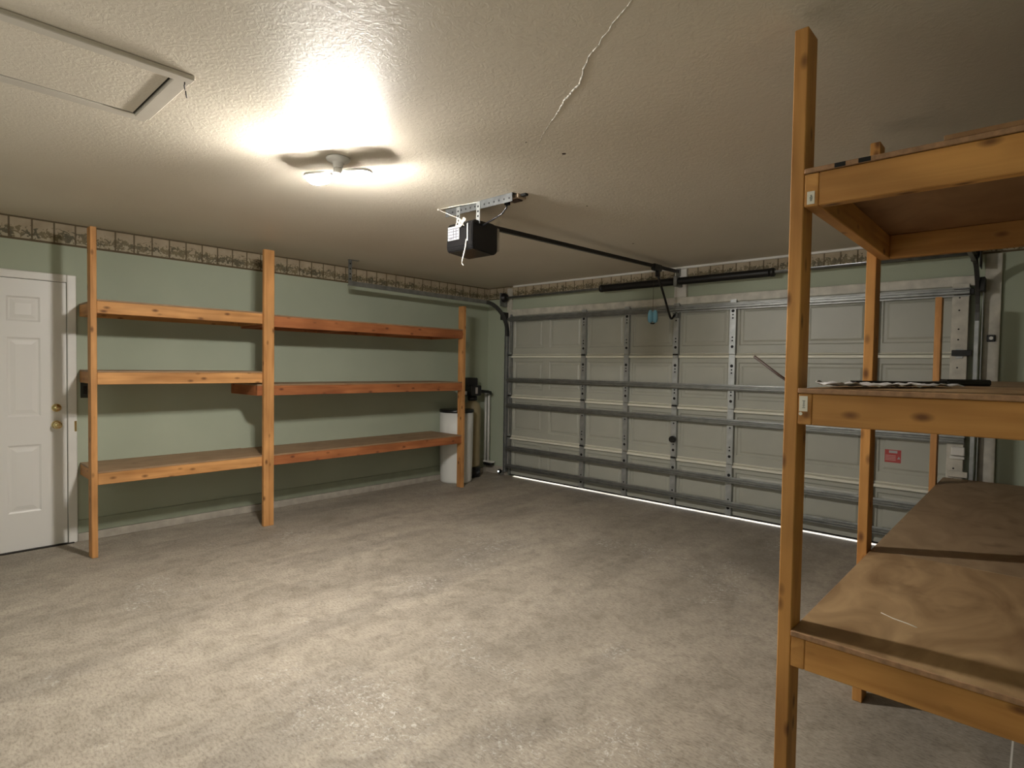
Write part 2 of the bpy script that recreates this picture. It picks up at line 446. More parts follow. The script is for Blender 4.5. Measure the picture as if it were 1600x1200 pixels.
# white casing boards of the garage opening
struct(MB().box(0.43, 5.09, YD-0.04, YD, 2.056, 2.132, 0.004).build('trim_6', M['dirty_white']))
struct(MB().box(0.375, 0.445, YD-0.036, YD-0.003, 0.10, 2.41, 0.003).build('trim_7', M['dirty_white']))
struct(MB().box(5.14, 5.235, YD-0.03, YD, 0.0, 2.28, 0.003).build('trim_8', M['dirty_white']))
struct(MB().box(2.695, 2.825, YD-0.038, YD-0.003, 2.133, 2.412, 0.003).build('trim_9', M['white']))

# plaster crack on the ceiling (a ridge of pale filler)
ck = MB()
pts = [(4.62, 1.42), (4.50, 1.492), (4.33, 1.60), (4.20, 1.73), (4.08, 1.795), (3.98, 1.873), (3.86, 1.955), (3.70, 2.075)]
fine = []
for a, b in zip(pts, pts[1:]):
    for t in range(5):
        fine.append((a[0]+(b[0]-a[0])*t/5+random.uniform(-.004, .004), a[1]+(b[1]-a[1])*t/5+random.uniform(-.004, .004)))
for k, (a, b) in enumerate(zip(fine, fine[1:])):
    wd = 0.0016+0.0026*math.exp(-((k-17)/7)**2)
    if k > 26: wd *= 0.55
    ck.cyl((a[0], a[1], H), (b[0], b[1], H), wd, seg=6)
ck.build('crack', M['gouge'], CEIL)
for (x, y, r) in ((3.739, 2.237, 0.010), (3.30, 3.05, 0.006), (2.95, 4.2, 0.008), (3.694, 2.011, 0.004)):
    MB().cyl((x, y, H-0.0015), (x, y, H+0.001), r, seg=10).build('hole', M['stick'], CEIL)

# ------------------------------------------------------------------ entry door
D = struct(empty('door_1', (0.0, 0.54, 0.0)))
cas = MB()
cas.box(0.0, 0.022, 0.945, 1.003, 0.0, 2.05, 0.006, seg=2).box(0.0, 0.022, 0.075, 0.133, 0.0, 2.05, 0.006, seg=2).box(0.0, 0.022, 0.1335, 0.9445, 1.992, 2.05, 0.006, seg=2)
cas.build('door_casing', M['white'], D)
sl = MB()
def ring(mb, r0, r1, d0, d1, plane, mi=0):
    """band of four quads between two nested rectangles r=(u0,u1,v0,v1) at depths d0, d1"""
    (a0, a1, b0, b1), (c0, c1, e0, e1) = r0, r1
    o = [(a0, b0), (a1, b0), (a1, b1), (a0, b1)]; i = [(c0, e0), (c1, e0), (c1, e1), (c0, e1)]
    def P(p, d): return (d, p[0], p[1]) if plane == 'x' else (p[0], d, p[1])
    for k in range(4):
        j = (k+1) % 4
        mb.quad([P(o[k], d0), P(o[j], d0), P(i[j], d1), P(i[k], d1)], mi)
def cap(mb, r, d, plane, mi=0):
    a0, a1, b0, b1 = r
    def P(u, v): return (d, u, v) if plane == 'x' else (u, d, v)
    mb.quad([P(a0, b0), P(a1, b0), P(a1, b1), P(a0, b1)], mi)
def grid_panels(mb, us, vs, panels, depth, plane):
    """flat sheet over us x vs with the cells in panels replaced by moulded panels"""
    for i in range(len(us)-1):
        for j in range(len(vs)-1):
            c = (us[i], us[i+1], vs[j], vs[j+1])
            if (i, j) not in panels: cap(mb, c, depth, plane); continue
            st = panels[(i, j)]
            prev = c; pd = depth
            for inset, dd in st:
                nx = (c[0]+inset, c[1]-inset, c[2]+inset, c[3]-inset)
                ring(mb, prev, nx, pd, depth+dd, plane); prev = nx; pd = depth+dd
            cap(mb, prev, pd, plane)
us = [0.137, 0.295, 0.485, 0.595, 0.787, 0.941]
vs = [0.010, 0.285, 0.780, 0.988, 1.566, 1.682, 1.864, 1.989]
st = [(0.012, -0.006), (0.022, -0.006), (0.050, -0.001)]
grid_panels(sl, us, vs, {(i, j): st for i in (1, 3) for j in (1, 3, 5)}, 0.010, 'x')
for u0, u1, v0, v1 in ((0.137, 0.137, 0.010, 1.989), (0.941, 0.941, 0.010, 1.989)):
    sl.quad([(0.010, u0, v0), (0.010, u1, v1), (0.0005, u1, v1), (0.0005, u0, v0)])
sl.build('door_slab', M['door_white'], D)
MB().box(0.0003, 0.0012, 0.133, 0.945, 0.010, 1.994).build('door_gap', M['seam'], D)
MB().box(0.0, 0.035, 0.10, 0.98, 0.0, 0.009, 0.003).build('threshold', M['seam'], D)
MB().lathe((0.010, 0.879, 1.046), (1, 0, 0), [(0.031, 0), (0.031, 0.006), (0.026, 0.014), (0.018, 0.016), (0.016, 0.020), (0.004, 0.021)]).build('deadbolt', M['brass'], D)
MB().lathe((0.010, 0.879, 0.918), (1, 0, 0), [(0.033, 0), (0.033, 0.006), (0.025, 0.012), (0.013, 0.018), (0.012, 0.034), (0.024, 0.042), (0.028, 0.055), (0.024, 0.066), (0.010, 0.070)]).build('door_knob', M['brass'], D)
MB().box(0.0225, 0.025, 0.986, 1.000, 0.86, 0.94, 0.001).build('strike_plate', M['brass'], D)

# black switch plate left of the first shelf post
t = thing('wall_switch', (0.0, 1.056, 1.175), 'black switch plate on the green wall beside the white entry door', 'light switch')
MB().box(0.0, 0.007, 1.028, 1.088, 1.115, 1.235, 0.002).build('cover_plate', M['charcoal'], t)
MB().box(0.007, 0.011, 1.045, 1.071, 1.145, 1.205, 0.002).build('rocker', M['black'], t)

# ------------------------------------------------------------------ shelving on the left wall
S = thing('wall_shelving', (0.30, 2.75, 0.0), 'long pine shelving with six shelves built against the green left wall', 'shelving')
B = 0.0025
def board(name, ax, b, parent, mat=wood): return MB().box(*b, B).build(name, mat(ax), parent)
board('post', 'z', (0.462, 0.550, 0.985, 1.023, 0, 2.345), S)
board('post', 'z', (0.5505, 0.588, 2.195, 2.284, 0, 2.372), S)
board('post', 'z', (0.472, 0.560, 4.512, 4.550, 0, 2.095), S)
def left_shelf(y0, y1, zb, zt, mat, left_end, right_end):
    r = MB().box(0.002, 0.551, y0, y1, zt-0.012, zt, 0.001).build('shelf', M['deck'], S)
    MB().box(0.512, 0.5495, y0, y1, zb, zt-0.0125, B).build('front_beam', mat('y'), r)
    MB().box(0.002, 0.040, y0, y1, zb, zt-0.0125, B).build('back_beam', mat('y'), r)
    if left_end: MB().box(0.0405, 0.5115, y0, y0+0.038, zb, zt-0.0125, B).build('end_beam', mat('x'), r)
    if right_end: MB().box(0.0405, 0.5115, y1-0.038, y1, zb, zt-0.0125, B).build('end_beam', mat('x'), r)
    n = max(1, int((y1-y0)/0.7))
    for k in range(1, n):
        y = y0+(y1-y0)*k/n
        MB().box(0.0405, 0.5115, y-0.019, y+0.019, zb, zt-0.0125, B).build('cross_beam', mat('x'), r)
YP2 = 2.24
left_shelf(1.0235, YP2-0.001, 1.741, 1.840, wood, 1, 1)
left_shelf(YP2, 4.5115, 1.722, 1.827, wood_red, 1, 1)
left_shelf(1.0235, 2.25, 1.236, 1.334, wood, 1, 1)
left_shelf(2.154, 4.5115, 1.126, 1.224, wood_red, 1, 1)
left_shelf(1.0235, YP2-0.001, 0.519, 0.614, wood, 1, 1)
left_shelf(YP2, 4.5115, 0.515, 0.610, wood_red, 1, 1)

# ------------------------------------------------------------------ shelving on the right
S2 = thing('storage_shelving', (5.42, 3.4, 0.0), 'deep pine storage shelving with plywood decks in the right foreground', 'shelving')
board('post', 'z', (4.920, 4.957, 1.790, 1.879, 0, 2.388), S2, wood_gold)
board('post', 'z', (4.915, 4.952, 2.800, 2.889, 0, 2.362), S2, wood_gold)
board('post', 'z', (4.918, 4.956, 4.850, 4.939, 0, 1.925), S2)
XW = XR-0.002
# wall-side posts
for y in (1.95, 4.85): board('post', 'z', (XW-0.089, XW-0.001, y, y+0.038, 0, 2.30), S2, wood_gold)
XI = 4.9575
def right_shelf(zb, zt, th, y1, deckm, backs, mat=wood_gold, splits=()):
    ys = [1.786]+list(splits)+[y1]
    mb = MB().box(XI, XW, ys[0], ys[1]-0.0015, zt-th, zt, 0.002)
    mb.bm.normal_update()
    for f in mb.bm.faces:
        if abs(f.normal.z) < 0.9: f.material_index = 1
    r = mb.build('shelf', [deckm, M['ply_edge']], S2)
    for a, b in zip(ys[1:], ys[2:]):
        MB().box(XI, XW, a, b-0.0015, zt-th, zt, 0.002).build('deck_sheet', M['ply_far'], r)
    MB().box(XI+0.0005, XI+0.038, 1.790, y1-0.002, zb, zt-th-0.001, B).build('side_beam', mat('y'), r)
    MB().box(XI+0.0385, XW-0.0895, 1.790, 1.828, zb, zt-th-0.001, B).build('front_beam', mat('x'), r)
    for y in backs:
        MB().box(XI+0.0385, XW-0.0895, y, y+0.038, zb, zt-th-0.001, B).build('cross_beam', mat('x'), r)
    return r
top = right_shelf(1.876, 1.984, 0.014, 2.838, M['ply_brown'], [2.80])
mid = right_shelf(1.254, 1.358, 0.014, 5.20, M['ply'], [2.80, 3.9, 5.16], splits=(2.84,))
low = right_shelf(0.544, 0.650, 0.016, 5.235, M['ply'], [2.80, 3.9, 5.19], splits=(2.86,))
# dark splits in the edge of the top deck
for x0, x1 in ((5.035, 5.062), (5.093, 5.122)):
    MB().box(x0, x1, 1.7852, 1.7875, 1.971, 1.983).build('edge_void', M['dark'], top)
# stapled lumber tags on the beam ends
def lumber_tag(x0, x1, z0, z1, par):
    g = MB().box(x0, x1, 1.7885, 1.7898, z0, z1).build('lumber_tag', M['tag'], par)
    p = MB()
    zz = z0+(z1-z0)*0.22
    for k in range(7):
        h = random.uniform(0.35, 1)*(x1-x0)*0.40
        z = zz+k*(z1-z0)*0.075
        p.box((x0+x1)/2+0.001-h/2, (x0+x1)/2+0.001+h/2, 1.7881, 1.7886, z, z+0.0016)
    p.build('tag_print', M['print'], g)
lumber_tag(4.966, 4.986, 1.882, 1.918, top)
lumber_tag(4.962, 4.984, 1.292, 1.336, mid)
MB().cyl((4.966, 1.7898, 1.285), (4.966, 1.7885, 1.285), 0.005, seg=12).build('staple_dot', M['tag'], mid)
# scratch on the lower deck
MB().tube([(5.125, 2.12, 0.6502), (5.16, 2.098, 0.6502), (5.20, 2.085, 0.6502), (5.225, 2.072, 0.6502)], 0.0018, 6).build('scratch', M['tag'], low)

# loose things on the right shelves
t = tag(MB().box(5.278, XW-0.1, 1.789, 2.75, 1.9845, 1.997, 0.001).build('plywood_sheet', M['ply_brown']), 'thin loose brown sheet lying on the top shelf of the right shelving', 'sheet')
pf = MB()
random.seed(3)
nx, ny = 42, 9
gridv = []
for i in range(nx):
    row = []
    for j in range(ny):
        u = i/(nx-1); v = j/(ny-1)
        cx = 4.975+0.245*u; cy = 1.93+0.60*u
        x = cx+(v-0.5)*0.16*0.8; y = cy-(v-0.5)*0.16*0.6
        z = 1.3605+abs(math.sin(u*23+v*5)*math.sin(v*7+u*9))*0.010*(1-0.3*u)+random.uniform(0, 0.007)
        if u < 0.12: z += 0.006*(1-u/0.12)
        row.append(pf.bm.verts.new((max(x, 4.962), y, z)))
    gridv.append(row)
for i in range(nx-1):
    for j in range(ny-1):
        f = pf.bm.faces.new((gridv[i][j], gridv[i+1][j], gridv[i+1][j+1], gridv[i][j+1])); f.smooth = True
t = tag(pf.build('plastic_sheet', M['film']), 'crumpled milky plastic film lying on the middle shelf of the right shelving', 'plastic sheet')
md = t.modifiers.new('thickness', 'SOLIDIFY'); md.thickness = 0.0008; md.offset = 1

def rot_box(name, c, ln, wd, ht, ang, mat, parent=None, bev=0.002):
    mb = MB().box(-ln/2, ln/2, -wd/2, wd/2, -ht/2, ht/2, bev)
    R = Matrix.Rotation(ang, 4, 'Z')
    for v in mb.bm.verts: v.co = R @ v.co+Vector(c)
    return mb.build(name, mat, parent)
t = thing('flat_bar', (5.13, 2.80, 1.3585), 'long black flat bar lying behind the plastic film on the middle shelf', 'bar')
rot_box('blade', (5.07, 2.77, 1.3660), 0.44, 0.035, 0.015, math.radians(47), M['black'], t)
rot_box('end_sleeve', (5.245, 2.958, 1.3715), 0.19, 0.05, 0.025, math.radians(47), M['black'], t, 0.006)
t = tag(MB().tube([(4.951, 1.896, 1.337), (4.86, 1.923, 1.394), (4.773, 1.95, 1.4535)], 0.0045, 8).build('thin_stick', M['stick']), 'thin dark brown stick poking out of the middle shelf past the front post', 'stick')

# ------------------------------------------------------------------ garage door
G = thing('garage_door', (2.74, 5.455, 0.022), 'closed wide ivory sectional garage door with steel braces on its inside', 'garage door')
cols = [0.45, 1.02, 1.59, 2.16, 2.73, 3.305, 3.88, 4.455, 5.06]
zs = [0.031, 0.515, 1.040, 1.555, 2.075]
FY = 5.447                       # inner face of the sheet
stiles = [1.60, 2.165, 2.735, 3.31, 3.88, 4.455]
for k in range(4):
    z0, z1 = zs[k]+0.001, zs[k+1]-0.001
    mb = MB()
    uu = [0.45]
    for a, b in zip(cols, cols[1:]): uu += [a+0.055, b-0.045]
    uu.append(5.06)
    vv = [z0, z0+0.085, z1-0.075, z1]
    pst = [(0.010, 0.008), (0.030, 0.008), (0.046, 0.0015)]
    grid_panels(mb, uu, vv, {(i, 1): pst for i in range(1, len(uu)-1, 2)}, FY, 'y')
    mb.box(0.45, 5.06, FY+0.0095, FY+0.021, z0, z1+(0.0 if k == 3 else 0.0019))
    if k < 3: mb.box(0.45, 5.06, FY+0.003, FY+0.0094, z1-0.004, z1+0.0018)
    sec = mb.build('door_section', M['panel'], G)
    # white rolled edges at the joints, in lengths between the stiles
    for zj, sgn in ((z0, 1), (z1, -1)):
        if (k == 0 and sgn == 1) or (k == 3 and sgn == -1): continue
        e = MB()
        xs = [0.475]+stiles+[4.99]
        for i, (a, b) in enumerate(zip(xs, xs[1:])):
            a2 = a+(0.030 if i in (1, 3, 5) else 0.0); b2 = b-(0.030 if i in (0, 2, 4) else 0.0)
            zc0, zc1, pr = (zj, zj+0.014, 0.016) if sgn == 1 else (zj-0.031, zj, 0.030)
            e.prism([(FY-0.0005, zc0), (FY-pr, zc0+0.002), (FY-pr, zc1-0.009), (FY-0.0005, zc1)], 'x', a2+0.001, b2-0.001)
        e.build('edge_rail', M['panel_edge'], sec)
    # galvanised stiles with punched holes
    for x in stiles:
        s_ = MB(); hw = 0.028
        s_.prism([(x-hw, FY-0.0006), (x-hw, FY-0.038), (x+hw, FY-0.038), (x+hw, FY-0.0006), (x+hw-0.002, FY-0.0006), (x+hw-0.002, FY-0.036), (x-hw+0.002, FY-0.036), (x-hw+0.002, FY-0.0006)], 'z', z0+0.002, z1-0.002)
        hy = FY-0.038
        for f_, r in ((0.14, 0.014), (0.25, 0.008), (0.31, 0.008), (0.66, 0.008), (0.72, 0.008), (0.79, 0.015)):
            z = z0+(z1-z0)*f_
            s_.cyl((x, hy-0.0008, z), (x, hy+0.001, z), r, seg=12, mi=1)
        s_.build('stile', [M['galv'], M['dark']], sec)
    # end stiles
    for x0, x1, m in ((0.452, 0.478, M['galv_dull']), (4.955, 5.055, M['dirty_white'])):
        s_ = MB().box(x0, x1, FY-0.036, FY-0.0006, z0+0.002, z1-0.002, 0.002)
        if x0 > 1:
            for f_ in (0.2, 0.35, 0.62, 0.8):
                s_.cyl((5.0, FY-0.0372, z0+(z1-z0)*f_), (5.0, FY-0.035, z0+(z1-z0)*f_), 0.006, seg=10, mi=1)
        s_.build('end_stile', [m, M['dark']], sec)
# hinges at the joints
for zj in zs[1:4]:
    for x in [0.463]+stiles[0::2]+[5.01]:
        h = MB().box(x-0.022, x+0.022, FY-0.044, FY-0.0385, zj-0.035, zj-0.010, 0.002).box(x-0.022, x+0.022, FY-0.044, FY-0.0385, zj+0.010, zj+0.035, 0.002)
        h.cyl((x-0.022, FY-0.045, zj), (x+0.03, FY-0.045, zj), 0.008, seg=10, mi=1)
        h.build('hinge', [M['galv'], M['black_metal']], G)
# roller brackets at the right end
for zj in (0.66, 1.56, 2.01):
    MB().box(4.965, 5.086, FY-0.062, FY-0.0445, zj-0.022, zj+0.022, 0.003).build('roller_bracket', M['black_metal'] if zj > 0.7 else M['dirty_white'], G)
# bracing struts: hat profile, continuous across the stiles
def strut(z0, z1, dp, m=M['galv_dull']):
    y1 = FY-0.0395; y0 = y1-dp; h = z1-z0; t_ = 0.002
    prof = [(y1, z0), (y1, z1), (y1-0.003, z1), (y1-0.004, z1-h*0.22), (y0, z1-h*0.30), (y0, z1-h*0.42), (y0+0.014, z1-h*0.46),
            (y0+0.014, z1-h*0.56), (y0, z1-h*0.60), (y0, z1-h*0.74), (y1-0.004, z0+h*0.18), (y1-0.004, z0)]
    return MB().prism(prof, 'x', 0.445, 5.06).build('strut', m, G)
strut(1.978, 2.042, 0.045)
strut(1.212, 1.270, 0.055)
strut(0.886, 0.944, 0.055)
strut(0.338, 0.398, 0.055)
strut(0.108, 0.166, 0.055)
MB().box(0.452, 5.058, FY-0.03, FY+0.022, 0.023, 0.0308).build('bottom_seal', M['rubber'], G)
MB().cyl((2.735, FY-0.0386, 0.70), (2.735, FY-0.075, 0.70), 0.036, 0.032, seg=24).build('lock_knob', M['black'], G)
stk = MB().box(4.555, 4.665, FY+0.0003, FY+0.0012, 0.690, 0.792).build('warning_label', [M['red']], G)
q = MB()
q.box(4.583, 4.640, FY-0.0004, FY+0.0002, 0.766, 0.785)
q.build('label_heading', M['label'], stk)
q = MB()
for k in range(4): q.box(4.560, 4.630, FY-0.0004, FY+0.0002, 0.707+k*0.012, 0.712+k*0.012)
q.build('label_text', M['pinkish'], stk)
MB().prism([(4.640, 0.720), (4.661, 0.720), (4.6505, 0.742)], 'y', FY-0.0004, FY+0.0002).build('label_triangle', M['label'], stk)
# slide lock on the right end of the door
MB().box(4.985, 5.065, FY-0.066, FY-0.0370, 0.800, 0.862, 0.004).build('latch_box', M['white'], G)
MB().box(4.975, 5.065, FY-0.054, FY-0.0370, 0.772, 0.793, 0.003).build('latch_bolt', M['white'], G)

# tracks
def track(side, xc, label):
    T = thing('door_track', (xc, YD-0.05, 0.0), label, 'track')
    yv = YD-0.062; zh = 2.195; r = 0.40
    path = [(yv, 0.06)]+[(yv, z) for z in (0.6, 1.2, zh-r)]
    curve = [(yv-r+r*math.cos(a*PI/2/10), zh-r+r*math.sin(a*PI/2/10)) for a in range(11)]
    def sweep(pts2, name, par, m):
        mb = MB(); prof = [(-0.012, 0.022), (0.012, 0.022), (0.012, 0.018), (-0.008, 0.018), (-0.008, -0.018), (0.012, -0.018), (0.012, -0.022), (-0.012, -0.022)]
        rings = []
        for k, (y, z) in enumerate(pts2):
            a = pts2[max(k-1, 0)]; b = pts2[min(k+1, len(pts2)-1)]
            d = Vector((b[0]-a[0], b[1]-a[1])).normalized(); n = Vector((-d.y, d.x))
            rings.append([mb.bm.verts.new((xc-side*p[0], y+n.x*p[1], z+n.y*p[1])) for p in prof])
        for A, Bq in zip(rings, rings[1:]):
            for i in range(len(prof)):
                j = (i+1) % len(prof); mb.bm.faces.new((A[i], A[j], Bq[j], Bq[i]))
        mb.bm.faces.new(rings[0]); mb.bm.faces.new(rings[-1][::-1])
        return mb.build(name, m, par)
    sweep(path, 'vertical_track', T, M['galv'])
    sweep(curve, 'curved_track', T, M['track_dark'])
    sweep([(yv-r, zh), (4.2, zh+0.004), (3.10, zh+0.012)], 'horizontal_track', T, M['galv_dull'])
    # hanger of punched angle
    hg = MB()
    yh = 3.112 if side > 0 else 4.40
    hg.box(xc-side*0.012-0.002, xc-side*0.012+0.002, yh, yh+0.038, 2.19, H-0.001)
    hg.box(xc-side*0.012-0.018, xc-side*0.012+0.018, yh, yh+0.113, H-0.004, H-0.0005)
    for z in (2.25, 2.30, 2.35, 2.40): hg.cyl((xc-side*0.012-0.0026, yh+0.019, z), (xc-side*0.012+0.0026, yh+0.019, z), 0.008, seg=10, mi=1)
    hg.build('track_hanger', [M['galv_dull'], M['dark']], T)
    # wall angle and jamb brackets
    MB().box(xc-side*0.030-0.002, xc-side*0.030+0.002, YD-0.085, YD-0.037, 0.05, 2.0).build('wall_angle', M['galv'], T)
    MB().box(xc-side*0.028-0.015, xc-side*0.028+0.015, YD-0.16, YD-0.037, 2.00, 2.10, 0.003).build('flag_bracket', M['black_metal'], T)
    return T
track(1, 0.416, 'galvanised door track curving up the left edge of the garage door')
track(-1, 5.106, 'galvanised door track up the right edge of the garage door')

# torsion spring shaft above the door
T = thing('torsion_spring', (2.76, 5.345, 2.27), 'black torsion spring on a steel shaft above the garage door', 'spring')
SY, SZ = 5.345, 2.272
MB().cyl((0.385, SY, SZ+0.008), (5.12, SY, SZ+0.008), 0.0125, seg=14).build('shaft', M['galv_dull'], T)
def coil(x0, x1):
    mb = MB(); n = int((x1-x0)/0.009); prof = []
    for i in range(n+1):
        x = x0+(x1-x0)*i/n
        prof.append((0.034, x-x0)); prof.append((0.0375, x-x0+(x1-x0)/n*0.5))
    prof = prof[:-1]
    mb.lathe((x0, SY, SZ+0.008), (1, 0, 0), prof, seg=20)
    return mb.build('spring_coil', M['black_metal'], T)
coil(1.90, 2.745); coil(2.79, 3.655)
for x0, x1 in ((1.860, 1.899), (3.656, 3.700)):
    MB().lathe((x0, SY, SZ+0.008), (1, 0, 0), [(0.03, 0), (0.040, 0.004), (0.040, x1-x0-0.008), (0.03, x1-x0)]).build('winding_cone', M['black_metal'], T)
MB().box(2.750, 2.785, SY-0.045, YD-0.0385, SZ-0.045, SZ+0.055, 0.004).build('centre_bracket', M['galv_dull'], T)
for x0, sg in ((0.40, 1), (5.060, -1)):
    MB().lathe((x0, SY, SZ+0.008), (1, 0, 0), [(0.035, 0), (0.060, 0.004), (0.060, 0.012), (0.048, 0.018), (0.048, 0.042), (0.030, 0.048)]).build('cable_drum', M['black_metal'], T)
for x in (0.377, 5.118):
    MB().box(x-0.004, x+0.004, SY-0.05, YD-0.0365 if x < 1 else YD-0.031, SZ-0.10, SZ+0.07, 0.002).build('end_bracket', M['galv_dull'] if x < 1 else M['black_metal'], T)

# ------------------------------------------------------------------ garage door opener
O = thing('garage_door_opener', (2.74, 2.58, H), 'black garage door opener hung from the ceiling with its long rail', 'garage door opener')
hb = MB().prism([(2.472, 2.135), (2.66, 2.120), (2.692, 2.140), (2.692, 2.300), (2.660, 2.318), (2.490, 2.318), (2.465, 2.295), (2.462, 2.160)], 'x', 2.622, 2.858)
bmesh.ops.bevel(hb.bm, geom=[e for e in hb.bm.edges], offset=0.006, segments=3, affect='EDGES')
for f in hb.bm.faces: f.smooth = False
mo = hb.build('motor_housing', M['black'], O)
MB().box(2.625, 2.855, 2.6925, 2.716, 2.150, 2.300, 0.006).build('end_plate', M['grey'], mo)
lb = MB().box(2.640, 2.745, 2.4585, 2.4618, 2.205, 2.290).build('rating_label', M['label'], mo)
ll = MB()
for z in (2.219, 2.237, 2.256, 2.273): ll.box(2.643, 2.742, 2.4578, 2.4586, z, z+0.0055)
for x in (2.690, 2.715): ll.box(x, x+0.006, 2.4578, 2.4586, 2.207, 2.272)
ll.box(2.655, 2.685, 2.4578, 2.4586, 2.211, 2.218)
ll.build('label_print', M['label_line'], lb)
MB().box(2.818, 2.826, 2.4585, 2.4618, 2.185, 2.292).build('light_strip', M['label'], mo)
# ceiling angle and straps
an = MB().box(2.53, 3.13, 2.530, 2.534, H-0.052, H-0.0005).box(2.53, 3.13, 2.534, 2.580, H-0.004, H-0.0005)
for k in range(14):
    x = 2.56+k*0.042
    an.cyl((x, 2.5292, H-0.030), (x, 2.5348, H-0.030), 0.006, seg=10, mi=1)
an.build('mounting_angle', [M['angle'], M['dark']], O)
for x in (2.66, 2.845):
    s_ = MB().box(x-0.016, x+0.016, 2.5255, 2.5295, 2.300, H-0.006)
    for k in range(4): s_.cyl((x, 2.5248, 2.315+k*0.03), (x, 2.530, 2.315+k*0.03), 0.007, seg=10, mi=1)
    s_.build('hanging_strap', [M['galv'], M['dark']], O)
# rail, trolley and arm
rl = MB(); d0 = Vector((2.74, 2.700, 2.332)); d1 = Vector((2.74, 5.43, 2.388))
for s_, z in ((0, 0),):
    rl.prism([(2.726, 0.0), (2.754, 0.0), (2.754, 0.028), (2.726, 0.028)], 'y', d0.y, d1.y)
for v in rl.bm.verts: v.co.z += 2.318+(2.374-2.318)*(v.co.y-d0.y)/(d1.y-d0.y)
rl.build('rail', M['black_metal'], O)
MB().box(2.717, 2.763, 4.91, 5.05, 2.338, 2.400, 0.006).box(2.722, 2.758, 4.985, 5.025, 2.285, 2.345, 0.004).build('trolley', M['black'], O)
MB().box(2.718, 2.762, 5.415, 5.4315, 2.34, 2.42, 0.003).build('header_bracket', M['galv_dull'], O)
arm = MB().tube([(2.74, 5.005, 2.300), (2.74, 5.05, 2.245), (2.74, 5.15, 2.10), (2.74, 5.235, 1.975), (2.74, 5.272, 1.925), (2.74, 5.292, 1.908), (2.74, 5.312, 1.910), (2.74, 5.345, 1.935), (2.74, 5.375, 1.955)], 0.011, 8)
arm.build('door_arm', M['black_metal'], O)
MB().box(2.712, 2.768, 5.372, 5.4065, 1.925, 1.969, 0.003).build('arm_bracket', M['galv_dull'], O)
# wires
MB().tube([(2.815, 2.4575, 2.195), (2.816, 2.450, 2.15), (2.813, 2.445, 2.12), (2.800, 2.44, 2.07), (2.797, 2.44, 2.045), (2.812, 2.44, 2.030)], 0.0035, 8).build('antenna_wire', M['cord'], O)
random.seed(5)
lp = []
for k in range(46):
    a = k*0.62
    lp.append((2.770+0.035*math.cos(a)*(0.4+0.6*random.random())+0.02*math.sin(k*0.21), 2.448+0.008*math.sin(a*0.5), 2.300+0.030*math.sin(a*1.3)*(0.4+0.6*random.random())))
MB().tube(lp, 0.0028, 6).build('wire_bundle', M['cord'], O)
MB().tube([(2.765, 2.455, 2.325), (2.70, 2.47, 2.35), (2.56, 2.49, 2.41), (2.502, 2.495, H-0.004)], 0.003, 6).build('control_wire', M['cord'], O)
MB().tube([(2.50, 2.495, H-0.004), (2.62, 2.50, H-0.004), (2.80, 2.52, H-0.008), (2.95, 2.555, H-0.004), (3.045, 2.575, H-0.004)], 0.003, 6).build('control_wire', M['cord'], O)
for x, y in ((2.502, 2.495), (2.95, 2.555)):
    MB().box(x-0.007, x+0.007, y-0.007, y+0.007, H-0.010, H-0.0005, 0.002).build('cable_clip', M['cord'], O)
MB().tube([(3.035, 2.588, 2.405), (3.032, 2.585, 2.375), (3.00, 2.58, 2.345), (2.93, 2.565, 2.315), (2.862, 2.56, 2.295), (2.85, 2.56, 2.290)], 0.0055, 8).build('power_cord', M['black'], O)
MB().box(3.020, 3.052, 2.575, 2.602, 2.392, H-0.0255, 0.004).build('power_plug', M['black'], O)

t = thing('ceiling_outlet', (3.075, 2.605, H), 'beige outlet box on the ceiling next to the garage door opener', 'outlet')
MB().box(3.01, 3.145, 2.565, 2.640, H-0.025, H-0.0005, 0.003).build('outlet_box', M['beige'], t)
MB().box(3.060, 3.130, 2.580, 2.628, H-0.033, H-0.0255, 0.003).build('receptacle', M['stick'], t)
MB().box(3.1455, 3.185, 2.585, 2.615, H-0.014, H-0.0005, 0.003).build('cable_clamp', M['dark'], t)

t = thing('release_handle', (2.726, 4.95, 1.90), 'clear blue plastic handle hanging on a thin string from the opener rail', 'handle')
MB().tube([(2.726, 4.955, 2.337), (2.726, 4.954, 2.15), (2.726, 4.953, 1.962)], 0.0015, 6).build('string', M['stick'], t)
g = MB()
for sx in (-0.022, 0.022):
    dx, dy = sx*0.735, sx*0.677
    g.lathe((2.726+dx, 4.953+dy, 1.845), (0, 0, 1), [(0.006, 0), (0.020, 0.010), (0.026, 0.035), (0.024, 0.085), (0.017, 0.115), (0.006, 0.122)], seg=16)
g.build('grip', M['blue_clear'], t)
MB().lathe((2.726, 4.953, 1.832), (0, 0, 1), [(0.010, 0), (0.022, 0.004), (0.022, 0.012)], seg=16).build('grip_cap', M['black'], t)

